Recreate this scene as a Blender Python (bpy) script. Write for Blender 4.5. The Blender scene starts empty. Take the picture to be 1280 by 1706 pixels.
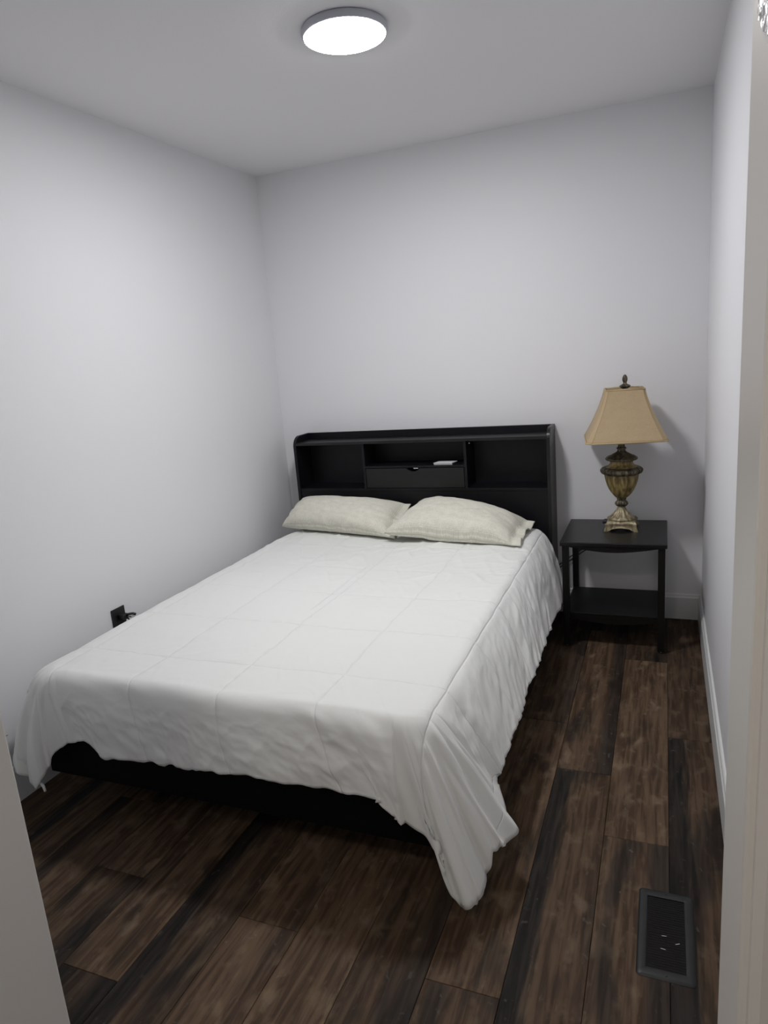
import bpy, bmesh, math, random
import numpy as np
from mathutils import Matrix, Vector, noise as mnoise

random.seed(7)
scene = bpy.context.scene
COL = scene.collection

# ------------------------------------------------------------------ camera
def cam_rot(rx, ry, rz):
    return Matrix.Rotation(rz, 3, 'Z') @ Matrix.Rotation(rx, 3, 'X') @ Matrix.Rotation(ry, 3, 'Y')
CAM = (2.1047, -3.6058, 1.4333)
M3 = cam_rot(-0.2246, 0.0813, 0.3944)
cd = bpy.data.cameras.new('camera'); cam = bpy.data.objects.new('camera', cd); COL.objects.link(cam)
rgt, fwd, up = M3.col[0], M3.col[1], M3.col[2]
mw = Matrix.Identity(4)
for i in range(3):
    mw[i][0], mw[i][1], mw[i][2], mw[i][3] = rgt[i], up[i], -fwd[i], CAM[i]
cam.matrix_world = mw
cd.sensor_fit = 'HORIZONTAL'; cd.sensor_width = 36.0; cd.lens = 1148.47 / 1280 * 36.0
cd.clip_start = 0.02
scene.camera = cam

# ------------------------------------------------------------------ world, exposure, light strengths
w = bpy.data.worlds.new('world'); scene.world = w; w.use_nodes = True
w.node_tree.nodes['Background'].inputs[0].default_value = (0.9, 0.93, 1.0, 1)
w.node_tree.nodes['Background'].inputs[1].default_value = 0.02
vs = scene.view_settings
vs.view_transform = 'Standard'; vs.look = 'None'; vs.gamma = 1; vs.exposure = 0.0
try: vs.use_curve_mapping = False
except Exception: pass
PANEL_STRENGTH = 119.0     # round ceiling LED panel
HALL_STRENGTH = 42.0       # hall ceiling panel behind the camera
PANEL_COLOR = (1.0, 0.985, 0.995, 1)
HALL_COLOR = (1.0, 0.90, 0.80, 1)

W, H, YF = 2.2904, 2.44, -3.05      # room width, height, front wall (room face)
YH = -3.17                          # front wall, hall face
JL, JR = 1.318, 2.155               # door opening

# ------------------------------------------------------------------ material helpers
def mat(name, col, rough=0.6, metal=0.0, spec=0.5, bump=None, var=None, coat=0.0, sheen=0.0, coords='Object'):
    """bump=(scale,strength,dist) ; var=(scale,amount,color2)"""
    m = bpy.data.materials.new(name); m.use_nodes = True
    nt = m.node_tree; b = nt.nodes['Principled BSDF']
    b.inputs['Base Color'].default_value = (*col, 1); b.inputs['Roughness'].default_value = rough
    b.inputs['Metallic'].default_value = metal
    b.inputs['Specular IOR Level'].default_value = spec
    b.inputs['Coat Weight'].default_value = coat
    b.inputs['Sheen Weight'].default_value = sheen
    tc = nt.nodes.new('ShaderNodeTexCoord')
    if var:
        n = nt.nodes.new('ShaderNodeTexNoise'); n.inputs['Scale'].default_value = var[0]; n.inputs['Detail'].default_value = 5
        nt.links.new(tc.outputs[coords], n.inputs['Vector'])
        r = nt.nodes.new('ShaderNodeValToRGB'); r.color_ramp.elements[0].position = .5 - var[1]; r.color_ramp.elements[1].position = .5 + var[1]
        r.color_ramp.elements[0].color = (*col, 1); r.color_ramp.elements[1].color = (*var[2], 1)
        nt.links.new(n.outputs['Fac'], r.inputs['Fac']); nt.links.new(r.outputs['Color'], b.inputs['Base Color'])
    if bump:
        n = nt.nodes.new('ShaderNodeTexNoise'); n.inputs['Scale'].default_value = bump[0]; n.inputs['Detail'].default_value = 4
        nt.links.new(tc.outputs[coords], n.inputs['Vector'])
        bp = nt.nodes.new('ShaderNodeBump'); bp.inputs['Strength'].default_value = bump[1]; bp.inputs['Distance'].default_value = bump[2]
        nt.links.new(n.outputs['Fac'], bp.inputs['Height']); nt.links.new(bp.outputs['Normal'], b.inputs['Normal'])
    return m

M = {}
M['wall'] = mat('wall_paint', (0.80, 0.802, 0.822), 0.55, bump=(220, .12, .002), spec=.35)
M['ceiling'] = mat('ceiling_paint', (0.82, 0.815, 0.835), 0.8, bump=(160, .15, .002), spec=.2)
M['trim'] = mat('trim_paint', (0.74, 0.75, 0.75), 0.38, bump=(60, .05, .001))
M['jamb'] = mat('door_frame_paint', (0.72, 0.71, 0.68), 0.4, bump=(50, .06, .001))
M['black_wood'] = mat('black_laminate', (0.0045, 0.0045, 0.006), 0.42, bump=(35, .05, .001), var=(14, .3, (0.0065, 0.0065, 0.009)), spec=.28)
M['black_edge'] = mat('black_edge_band', (0.011, 0.0105, 0.010), 0.36, spec=.35, bump=(80, .05, .001))
M['black_metal'] = mat('black_metal', (0.006, 0.006, 0.0055), 0.4, spec=.3, bump=(90, .08, .001))
M['top_black'] = mat('black_lacquer', (0.006, 0.0065, 0.0075), 0.33, bump=(22, .06, .001), var=(9, .25, (0.010, 0.0105, 0.012)), spec=.35)
M['chrome'] = mat('bright_metal', (0.75, 0.75, 0.74), 0.25, metal=1.0, bump=(60, .03, .001))
M['black_plastic'] = mat('black_plastic', (0.008, 0.008, 0.009), 0.4, bump=(120, .05, .0005))
M['silver'] = mat('grey_white_card', (0.80, 0.80, 0.83), 0.45, bump=(60, .05, .001))
M['grey_side'] = mat('grey_card_edge', (0.30, 0.30, 0.31), 0.6, bump=(60, .05, .001))
M['vent'] = mat('vent_metal', (0.013, 0.0145, 0.015), 0.45, bump=(140, .1, .0005), var=(25, .3, (0.02, 0.0215, 0.022)), spec=.4)
M['louvre'] = mat('louvre_metal', (0.005, 0.005, 0.005), 0.5, bump=(140, .1, .0005), spec=.2)
M['vent_dark'] = mat('vent_shade', (0.004, 0.004, 0.004), 0.7, bump=(40, .05, .001))  # near-black colour standing for the shade below the louvres
M['housing'] = mat('light_housing', (0.50, 0.52, 0.57), 0.5, bump=(50, .03, .001))
M['frame_black'] = mat('matt_black_frame', (0.0025, 0.0025, 0.0025), 0.6, bump=(40, .05, .001), spec=.12)
M['mattress'] = mat('mattress_ticking', (0.6, 0.6, 0.58), 0.8, bump=(80, .2, .002))
M['subfloor'] = mat('subfloor', (0.02, 0.015, 0.012), 0.9, bump=(30, .1, .002))
M['scuff'] = mat('scuff_grey', (0.25, 0.24, 0.25), 0.8, bump=(60, .1, .001))

def emis(name, col, s):
    m = bpy.data.materials.new(name); m.use_nodes = True; nt = m.node_tree
    b = nt.nodes['Principled BSDF']; b.inputs['Base Color'].default_value = (.9, .9, .9, 1)
    b.inputs['Emission Color'].default_value = col; b.inputs['Emission Strength'].default_value = s
    return m
M['panel'] = emis('panel_glow', PANEL_COLOR, PANEL_STRENGTH)
M['hall_panel'] = emis('hall_panel_glow', HALL_COLOR, HALL_STRENGTH)

def plastic_film():
    m = mat('clear_film', (0.50, 0.51, 0.52), 0.34, bump=(70, .6, .004)); b = m.node_tree.nodes['Principled BSDF']
    b.inputs['Alpha'].default_value = .85; b.inputs['Metallic'].default_value = .4
    return m
M['film'] = plastic_film()

def fabric(name, col, rough, weave, wstr, crinkle, cstr, col2=None, sheen=.15):
    m = bpy.data.materials.new(name); m.use_nodes = True; nt = m.node_tree; L = nt.links
    b = nt.nodes['Principled BSDF']; b.inputs['Base Color'].default_value = (*col, 1); b.inputs['Roughness'].default_value = rough
    b.inputs['Sheen Weight'].default_value = sheen; b.inputs['Specular IOR Level'].default_value = .3
    tc = nt.nodes.new('ShaderNodeTexCoord')
    n = nt.nodes.new('ShaderNodeTexNoise'); n.inputs['Scale'].default_value = crinkle; n.inputs['Detail'].default_value = 6; n.inputs['Distortion'].default_value = .6
    L.new(tc.outputs['UV'], n.inputs['Vector'])
    w1 = nt.nodes.new('ShaderNodeTexWave'); w1.inputs['Scale'].default_value = weave; w1.bands_direction = 'X'; w1.inputs['Distortion'].default_value = 1.5; w1.inputs['Detail'].default_value = 2
    w2 = nt.nodes.new('ShaderNodeTexWave'); w2.inputs['Scale'].default_value = weave; w2.bands_direction = 'Y'; w2.inputs['Distortion'].default_value = 1.5; w2.inputs['Detail'].default_value = 2
    L.new(tc.outputs['UV'], w1.inputs['Vector']); L.new(tc.outputs['UV'], w2.inputs['Vector'])
    mx = nt.nodes.new('ShaderNodeMath'); mx.operation = 'MAXIMUM'; L.new(w1.outputs['Fac'], mx.inputs[0]); L.new(w2.outputs['Fac'], mx.inputs[1])
    b1 = nt.nodes.new('ShaderNodeBump'); b1.inputs['Strength'].default_value = cstr; b1.inputs['Distance'].default_value = .01; L.new(n.outputs['Fac'], b1.inputs['Height'])
    b2 = nt.nodes.new('ShaderNodeBump'); b2.inputs['Strength'].default_value = wstr; b2.inputs['Distance'].default_value = .001; L.new(mx.outputs[0], b2.inputs['Height']); L.new(b1.outputs['Normal'], b2.inputs['Normal'])
    L.new(b2.outputs['Normal'], b.inputs['Normal'])
    if col2:
        n2 = nt.nodes.new('ShaderNodeTexNoise'); n2.inputs['Scale'].default_value = 150; n2.inputs['Detail'].default_value = 3; L.new(tc.outputs['UV'], n2.inputs['Vector'])
        ad = nt.nodes.new('ShaderNodeMath'); ad.operation = 'MULTIPLY'; L.new(n2.outputs['Fac'], ad.inputs[0]); L.new(mx.outputs[0], ad.inputs[1])
        r = nt.nodes.new('ShaderNodeValToRGB'); r.color_ramp.elements[0].position = .2; r.color_ramp.elements[1].position = .55
        r.color_ramp.elements[0].color = (*col2, 1); r.color_ramp.elements[1].color = (*col, 1)
        n3 = nt.nodes.new('ShaderNodeTexNoise'); n3.inputs['Scale'].default_value = 28; n3.inputs['Detail'].default_value = 5; L.new(tc.outputs['UV'], n3.inputs['Vector'])
        m3 = nt.nodes.new('ShaderNodeMath'); m3.operation = 'MULTIPLY_ADD'; L.new(n3.outputs['Fac'], m3.inputs[0]); m3.inputs[1].default_value = .55; L.new(ad.outputs[0], m3.inputs[2])
        m4 = nt.nodes.new('ShaderNodeMath'); m4.operation = 'SUBTRACT'; L.new(m3.outputs[0], m4.inputs[0]); m4.inputs[1].default_value = .25
        L.new(m4.outputs[0], r.inputs['Fac']); L.new(r.outputs['Color'], b.inputs['Base Color'])
    return m
M['comforter'] = fabric('white_comforter_cotton', (0.82, 0.838, 0.815), .62, 420, .05, 16, .12)
def stitch(m):
    nt = m.node_tree; L = nt.links; b = nt.nodes['Principled BSDF']; tc = [n for n in nt.nodes if n.type == 'TEX_COORD'][0]
    def mt(op, a, b_=None):
        x = nt.nodes.new('ShaderNodeMath'); x.operation = op
        for i, v in enumerate((a, b_)):
            if v is None: continue
            if isinstance(v, (int, float)): x.inputs[i].default_value = v
            else: L.new(v, x.inputs[i])
        return x.outputs[0]
    sp = nt.nodes.new('ShaderNodeSeparateXYZ'); L.new(tc.outputs['UV'], sp.inputs[0])
    nz = nt.nodes.new('ShaderNodeTexNoise'); nz.inputs['Scale'].default_value = 9; L.new(tc.outputs['UV'], nz.inputs['Vector'])
    wb = mt('MULTIPLY', mt('SUBTRACT', nz.outputs['Fac'], .5), .012)
    def dist(c, o, p):
        q = mt('DIVIDE', mt('SUBTRACT', mt('ADD', c, wb), o), p); return mt('MULTIPLY', mt('ABSOLUTE', mt('SUBTRACT', q, mt('ROUND', q))), p)
    dx = dist(sp.outputs[0], 1.556, .32); dy = dist(sp.outputs[1], -1.935, .328)
    dy = mt('ADD', dy, mt('MULTIPLY', mt('LESS_THAN', sp.outputs[1], -2.12), 1.0))
    d = mt('MINIMUM', dx, dy)
    mr = nt.nodes.new('ShaderNodeMapRange'); mr.interpolation_type = 'SMOOTHSTEP'; L.new(d, mr.inputs[0]); mr.inputs[1].default_value = 0; mr.inputs[2].default_value = .0045
    last = b.inputs['Normal'].links[0].from_socket
    bp = nt.nodes.new('ShaderNodeBump'); bp.inputs['Strength'].default_value = .62; bp.inputs['Distance'].default_value = .0025
    L.new(mr.outputs[0], bp.inputs['Height']); L.new(last, bp.inputs['Normal']); L.new(bp.outputs['Normal'], b.inputs['Normal'])
stitch(M['comforter'])
M['pillowcase'] = fabric('cream_linen', (0.82, 0.808, 0.71), .85, 60, .45, 12, .5, col2=(0.61, 0.60, 0.51), sheen=.1)
M['shade'] = fabric('tan_shade_cloth', (0.50, 0.385, 0.235), .8, 90, .25, 20, .05, col2=(0.44, 0.335, 0.20), sheen=.1)
M['shade_trim'] = fabric('shade_binding', (0.52, 0.39, 0.22), .7, 60, .2, 20, .05)

def lamp_metal(name, a, b_, c, rough=.42, metal=.45):
    m = bpy.data.materials.new(name); m.use_nodes = True; nt = m.node_tree; L = nt.links; b = nt.nodes['Principled BSDF']
    b.inputs['Roughness'].default_value = rough; b.inputs['Metallic'].default_value = metal
    tc = nt.nodes.new('ShaderNodeTexCoord'); mp = nt.nodes.new('ShaderNodeMapping'); mp.inputs['Scale'].default_value = (1, 1, .25); L.new(tc.outputs['Object'], mp.inputs['Vector'])
    n = nt.nodes.new('ShaderNodeTexNoise'); n.inputs['Scale'].default_value = 70; n.inputs['Detail'].default_value = 8; L.new(mp.outputs[0], n.inputs['Vector'])
    r = nt.nodes.new('ShaderNodeValToRGB'); e = r.color_ramp.elements
    e[0].position = .30; e[0].color = (*a, 1); e[1].position = .68; e[1].color = (*c, 1); x = e.new(.5); x.color = (*b_, 1)
    L.new(n.outputs['Fac'], r.inputs['Fac']); L.new(r.outputs['Color'], b.inputs['Base Color'])
    bp = nt.nodes.new('ShaderNodeBump'); bp.inputs['Strength'].default_value = .35; bp.inputs['Distance'].default_value = .002; L.new(n.outputs['Fac'], bp.inputs['Height']); L.new(bp.outputs['Normal'], b.inputs['Normal'])
    return m
M['bowl'] = lamp_metal('aged_gold_bowl', (0.075, 0.052, 0.020), (0.23, 0.165, 0.06), (0.40, 0.31, 0.13), metal=.15)
M['bronze'] = lamp_metal('aged_bronze', (0.025, 0.02, 0.013), (0.085, 0.07, 0.045), (0.20, 0.17, 0.12), metal=.4)
M['gilt'] = lamp_metal('worn_gilt', (0.10, 0.075, 0.04), (0.30, 0.25, 0.15), (0.50, 0.45, 0.32), metal=.3)

def wood():
    m = bpy.data.materials.new('rustic_vinyl_plank'); m.use_nodes = True; nt = m.node_tree; L = nt.links; b = nt.nodes['Principled BSDF']
    N = nt.nodes.new
    def attr(n):
        a = N('ShaderNodeAttribute'); a.attribute_type = 'OBJECT'; a.attribute_name = n; return a.outputs['Fac']
    tc = N('ShaderNodeTexCoord'); sx = N('ShaderNodeSeparateXYZ'); L.new(tc.outputs['Object'], sx.inputs[0])
    def math_(op, a, b_=None, c=None):
        x = N('ShaderNodeMath'); x.operation = op
        for i, v in enumerate((a, b_, c)):
            if v is None: continue
            if isinstance(v, (int, float)): x.inputs[i].default_value = v
            else: L.new(v, x.inputs[i])
        return x.outputs[0]
    def noise(scale, sc, det=5, dist=0.0, off=0.0):
        mp = N('ShaderNodeMapping'); mp.inputs['Scale'].default_value = sc; L.new(tc.outputs['Object'], mp.inputs['Vector'])
        n = N('ShaderNodeTexNoise'); n.noise_dimensions = '4D'; n.inputs['Scale'].default_value = scale; n.inputs['Detail'].default_value = det; n.inputs['Distortion'].default_value = dist
        L.new(mp.outputs[0], n.inputs['Vector']); L.new(math_('ADD', attr('seed'), off), n.inputs['W']); return n.outputs['Fac']
    def ramp(f, p0, p1, c0=0.0, c1=1.0):
        x = N('ShaderNodeMapRange'); x.interpolation_type = 'SMOOTHSTEP'; L.new(f, x.inputs[0])
        x.inputs[1].default_value = p0; x.inputs[2].default_value = p1; x.inputs[3].default_value = c0; x.inputs[4].default_value = c1; return x.outputs[0]
    broad = noise(5, (2.2, .55, 1), 3, .3)              # wide colour drift
    streak = noise(22, (3.0, .22, 1), 6, .5, 3.1)       # streaks along the board
    fine = noise(110, (3.2, .12, 1), 6, .2, 7.7)        # grain
    cloud = noise(20, (1, .6, 1), 8, .35, 11.0)         # chalky worn clouds
    fx = math_('DIVIDE', sx.outputs[0], 0.178)
    fxn = math_('ADD', fx, math_('MULTIPLY', math_('SUBTRACT', streak, .5), .28))
    left = math_('MULTIPLY', ramp(fxn, .22, .42, 1, 0), attr('dark_left'))
    right = math_('MULTIPLY', ramp(fxn, .62, .82, 0, 1), attr('dark_right'))
    rnd = math_('MULTIPLY', ramp(broad, .52, .66, 0, 1), .75)
    dark = math_('MINIMUM', math_('ADD', math_('ADD', left, right), math_('ADD', rnd, attr('dark_all'))), 1.0)
    # knots
    vmp = N('ShaderNodeMapping'); vmp.inputs['Scale'].default_value = (6.5, 3.2, 1); L.new(tc.outputs['Object'], vmp.inputs['Vector'])
    add = N('ShaderNodeVectorMath'); add.operation = 'ADD'; L.new(vmp.outputs[0], add.inputs[0])
    cmb = N('ShaderNodeCombineXYZ'); L.new(attr('seed'), cmb.inputs[1]); L.new(cmb.outputs[0], add.inputs[1])
    v = N('ShaderNodeTexVoronoi'); v.inputs['Scale'].default_value = .8; L.new(add.outputs[0], v.inputs['Vector'])
    kd = math_('ADD', v.outputs['Distance'], math_('MULTIPLY', math_('SUBTRACT', cloud, .5), .22))
    knot = ramp(kd, .06, .16, 1, 0)
    def mix(f, a, b_):
        x = N('ShaderNodeMix'); x.data_type = 'RGBA'
        if isinstance(f, (int, float)): x.inputs['Factor'].default_value = f
        else: L.new(f, x.inputs['Factor'])
        for k, v_ in (('A', a), ('B', b_)):
            s = [i for i in x.inputs if i.name == k and i.type == 'RGBA'][0]
            if isinstance(v_, tuple): s.default_value = (*v_, 1)
            else: L.new(v_, s)
        return [o for o in x.outputs if o.type == 'RGBA'][0]
    warm = mix(ramp(streak, .35, .65), (0.048, 0.029, 0.017), (0.105, 0.068, 0.042))
    warm = mix(math_('MULTIPLY', ramp(cloud, .5, .72), .75), warm, (0.165, 0.120, 0.080))
    char = mix(ramp(streak, .35, .7), (0.010, 0.0086, 0.0074), (0.031, 0.0255, 0.0215))
    base = mix(dark, warm, char)
    base = mix(math_('MULTIPLY', ramp(noise(14, (2, .5, 1), 3, .2, 21.), .52, .7), .45), base, (0.040, 0.022, 0.018))
    base = mix(math_('MULTIPLY', knot, .7), base, (0.018, 0.011, 0.008))
    base = mix(math_('MULTIPLY', ramp(fine, .52, .75), .25), base, (0.016, 0.010, 0.007))
    scr = noise(48, (1, .6, 1), 9, .8, 31.)
    base = mix(math_('MULTIPLY', ramp(scr, .62, .72), .3), base, (0.16, 0.145, 0.125))
    hv = N('ShaderNodeHueSaturation'); L.new(base, hv.inputs['Color']); L.new(attr('tone'), hv.inputs['Value'])
    L.new(hv.outputs[0], b.inputs['Base Color'])
    b.inputs['Specular IOR Level'].default_value = .16
    L.new(ramp(cloud, .3, .7, .55, .68), b.inputs['Roughness'])
    bp = N('ShaderNodeBump'); bp.inputs['Strength'].default_value = .25; bp.inputs['Distance'].default_value = .002
    L.new(math_('ADD', fine, math_('MULTIPLY', streak, .6)), bp.inputs['Height']); L.new(bp.outputs['Normal'], b.inputs['Normal'])
    return m
M['wood'] = wood()

# ------------------------------------------------------------------ object helpers
def tag(o, label=None, cat=None, group=None, kind=None):
    if label: o['label'] = label
    if cat: o['category'] = cat
    if group: o['group'] = group
    if kind: o['kind'] = kind
    return o
def empty(name, loc, label, cat, rz=0, group=None):
    o = bpy.data.objects.new(name, None); COL.objects.link(o); o.empty_display_size = .05
    o.location = loc; o.rotation_euler = (0, 0, rz)
    return tag(o, label, cat, group)
def obj(name, bm, m, parent=None, smooth=False, loc=None, rot=None, autos=None):
    me = bpy.data.meshes.new(name)
    if isinstance(bm, tuple):
        me.from_pydata(bm[0], [], bm[1]); me.update()
    else:
        bmesh.ops.recalc_face_normals(bm, faces=bm.faces[:]); bm.to_mesh(me); bm.free()
    for mm in (m if isinstance(m, (list, tuple)) else [m]): me.materials.append(mm)
    if smooth:
        me.polygons.foreach_set('use_smooth', [True] * len(me.polygons))
        if autos: me.set_sharp_from_angle(angle=math.radians(autos))
    o = bpy.data.objects.new(name, me); COL.objects.link(o)
    if parent: o.parent = parent
    if loc: o.location = loc
    if rot: o.rotation_euler = rot
    return o
def box(bm, x0, x1, y0, y1, z0, z1, bev=0.0, seg=2):
    r = bmesh.ops.create_cube(bm, size=1); vs_ = r['verts']
    for v in vs_:
        v.co = Vector((x0 + (v.co.x + .5) * (x1 - x0), y0 + (v.co.y + .5) * (y1 - y0), z0 + (v.co.z + .5) * (z1 - z0)))
    if bev > 0:
        es = list({e for v in vs_ for e in v.link_edges})
        bmesh.ops.bevel(bm, geom=es, offset=bev, segments=seg, affect='EDGES', profile=.5)
    return bm
def B(*a, **k): return box(bmesh.new(), *a, **k)
def prism(pts, axis, a, b, bev=0.0, seg=2):
    """extrude a 2D outline along axis ('x': pts=(y,z), 'y': pts=(x,z), 'z': pts=(x,y))"""
    bm = bmesh.new()
    mk = {'x': lambda p, t: (t, p[0], p[1]), 'y': lambda p, t: (p[0], t, p[1]), 'z': lambda p, t: (p[0], p[1], t)}[axis]
    A = [bm.verts.new(mk(p, a)) for p in pts]; Bv = [bm.verts.new(mk(p, b)) for p in pts]
    f1 = bm.faces.new(A); f2 = bm.faces.new(Bv[::-1]); n = len(pts)
    for i in range(n): bm.faces.new((A[i], Bv[i], Bv[(i + 1) % n], A[(i + 1) % n]))
    if bev > 0:
        es = [e for f in (f1, f2) for e in f.edges]
        bmesh.ops.bevel(bm, geom=es, offset=bev, segments=seg, affect='EDGES', profile=.5)
    return bm
def tube(bm, pts, r, n=10, caps=True):
    pts = [Vector(p) for p in pts]; rings = []
    for i, p in enumerate(pts):
        d = (pts[min(i + 1, len(pts) - 1)] - pts[max(i - 1, 0)]).normalized()
        a = d.orthogonal().normalized() if i == 0 else (pa - d * pa.dot(d)).normalized()
        pa = a; c = d.cross(a); rr = r[i] if isinstance(r, (list, tuple)) else r
        rings.append([bm.verts.new(p + (a * math.cos(t) + c * math.sin(t)) * rr) for t in [2 * math.pi * k / n for k in range(n)]])
    for A, C in zip(rings, rings[1:]):
        for k in range(n): bm.faces.new((A[k], A[(k + 1) % n], C[(k + 1) % n], C[k]))
    if caps: bm.faces.new(rings[0][::-1]); bm.faces.new(rings[-1])
    return bm
def lathe(prof, n=48, rad=None, cap=True):
    """prof: list of (r,z); rad(theta, z, r)->r"""
    bm = bmesh.new(); rings = []
    for r, z in prof:
        rings.append([bm.verts.new(((rad(t, z, r) if rad else r) * math.cos(t), (rad(t, z, r) if rad else r) * math.sin(t), z)) for t in [2 * math.pi * k / n for k in range(n)]])
    for A, C in zip(rings, rings[1:]):
        for k in range(n): bm.faces.new((A[k], A[(k + 1) % n], C[(k + 1) % n], C[k]))
    if cap: bm.faces.new(rings[0][::-1]); bm.faces.new(rings[-1])
    return bm
def struct(name, bm, m, parent=None, **k):
    o = obj(name, bm, m, parent, **k)
    if not parent: o['kind'] = 'structure'
    return o

# ------------------------------------------------------------------ room shell
T = .12
HX0, HX1, HY = 0.2, 3.1, -5.2       # hall extents
struct('wall_left', B(-T, 0, YF, T, -.02, H), M['wall'])
struct('wall_back', B(0, W, 0, T, -.02, H), M['wall'])
struct('wall_right', B(W, W + T, YF, T, -.02, H), M['wall'])
struct('ceiling', B(-T, W + T, YH, T, H, H + .1), M['ceiling'])
bm = bmesh.new()
box(bm, -T, JL - .02, YH, YF, 0, H); box(bm, JR + .02, W + T, YH, YF, 0, H); box(bm, JL - .02, JR + .02, YH, YF, 2.06, H)
struct('wall_front', bm, M['wall'])
# hall (behind the doorway, around the camera)
bm = bmesh.new()
box(bm, HX0 - T, HX0, HY, YH, -.02, H); box(bm, HX1, HX1 + T, HY, YH, -.02, H); box(bm, HX0 - T, HX1 + T, HY - T, HY, -.02, H)
box(bm, W + T, HX1, YH, YF, 0, H)
struct('wall_hall', bm, M['wall'])
struct('ceiling_hall', B(HX0 - T, HX1 + T, HY - T, YH, H, H + .1), M['ceiling'])

# baseboards: flat board with a small stepped cap
def board_prof(t=.014, h=.132):
    return [(0, 0), (t, 0), (t, h - .018), (t - .004, h - .012), (t - .005, h - .004), (t - .008, h), (0, h)]
p = board_prof()
struct('baseboard_back', prism([(-a, z) for a, z in p], 'x', 0, W), M['trim'])
struct('baseboard_left', prism([(a, z) for a, z in p], 'y', YF, -.014), M['trim'])
struct('baseboard_right', prism([(W - a, z) for a, z in p], 'y', YF, -.014), M['trim'])
struct('baseboard_front', prism([(YF + a, z) for a, z in p], 'x', .014, JL - .09), M['trim'])

# door frame: jambs, head, stops, casings on the hall side
def jamb_box(x0, x1, z0=0, z1=2.06):
    return B(x0, x1, YH - .004, YF + .002, z0, z1, bev=.003)
struct('trim_1', jamb_box(JR, JR + .02), M['jamb'])
struct('trim_2', jamb_box(JL - .02, JL), M['jamb'])
struct('trim_3', jamb_box(JL, JR, 2.04, 2.06), M['jamb'])
def casing(x0, x1, sgn):
    # profile across the width: thicker at the outer edge, eased at the opening
    w_ = x1 - x0; y = YH - .004
    pts = [(0, 0), (0, -.010), (.006, -.014), (.012, -.013), (.018, -.011), (w_ - .014, -.017), (w_ - .004, -.018), (w_, -.014), (w_, 0)]
    return prism([((x0 + a) if sgn > 0 else (x1 - a), y + b) for a, b in pts], 'z', 0, 2.12)
struct('trim_4', casing(JR + .006, JR + .066, 1), M['jamb'])
struct('trim_5', casing(JL - .066, JL - .006, -1), M['jamb'])
struct('trim_6', B(JL - .066, JR + .066, YH - .02, YH - .004, 2.046, 2.12, bev=.003), M['jamb'])

# scuff marks on the left wall
for (y, z, ln, ang) in ((-2.0, .36, .014, .9), (-2.12, .25, .02, -.1)):
    bm = B(0, .0008, -ln / 2, ln / 2, -.0012, .0012)
    o = struct('trim_7', bm, M['scuff'], loc=(.0002, y, z), rot=(ang, 0, 0)); o.name = 'trim_7' if ang > 0 else 'trim_8'

# ------------------------------------------------------------------ floor
floor = struct('floor', B(-T, HX1, HY, T, -.05, -.009), M['subfloor'])
PW, PL = .178, 1.216
cache = {}
def plank_mesh(w_, l_):
    k = (round(w_, 4), round(l_, 4))
    if k not in cache:
        bm = bmesh.new(); g = .0005
        box(bm, g, w_ - g, g, l_ - g, -.008, 0)
        top = [e for e in bm.edges if all(v.co.z > -.001 for v in e.verts)]
        bmesh.ops.bevel(bm, geom=top, offset=.0011, segments=1, affect='EDGES')
        me = bpy.data.meshes.new('plank'); bm.to_mesh(me); bm.free(); me.materials.append(M['wood']); cache[k] = me
    return cache[k]
# column index -> y of one end joint (from the photograph), and board looks
X0 = 1.776
joint = {0: -1.455, 1: -1.760, 2: -1.170, -1: -1.155, -2: -2.62, -3: -1.9, -4: -2.34, -5: -1.75, -6: -2.603, -7: -2.30, -8: -2.0, -9: -2.5, -10: -1.7, 3: -1.5, 4: -2.2, 5: -1.9, 6: -2.6, 7: -2.0}
look = {  # (col, nth board in front of/behind the joint) -> dark_left, dark_right, dark_all, tone, seed
    (0, 0): (1.0, 0, 0, 1.0, 3.3), (0, 1): (0, .85, 0, 1.15, 5.2),
    (1, 0): (0, .85, .0, 1.15, 1.7), (1, 1): (0, 0, -.3, 1.25, 8.8), (1, 2): (0, .6, .2, .9, 2.2),
    (2, 0): (1.0, 0, 0, .95, 6.1), (2, 1): (0, 0, .1, .9, 7.4),
    (-1, 0): (0, 0, -.2, 1.15, 4.4), (-1, 1): (0, .5, .1, 1.0, 9.1), (-1, -1): (0, .2, 0, 1.05, 9.7),
    (-2, 1): (.2, .7, .0, .95, 12.2), (-2, 0): (.8, 0, .1, .95, 12.9),
    (-3, 0): (0, 0, -.2, 1.2, 13.1), (-3, 1): (0, .2, .0, 1.1, 13.9),
    (-4, 0): (0, .0, -.25, 1.25, 14.2), (-4, 1): (0, .3, .0, 1.15, 15.0),
    (-5, 0): (1.0, .2, .1, .95, 15.5), (-5, 1): (.7, 0, .1, .9, 16.4),
    (-6, 0): (.5, .7, .4, .85, 17.7), (-6, 1): (.55, 0, -.35, 1.3, 18.1),
    (-7, 0): (0, .6, .1, 1.0, 19.7), (-7, 1): (0, .2, -.3, 1.2, 20.3), (-8, 1): (0, .8, 0, 1.05, 22.2),
}
rng = random.Random(11)
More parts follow.
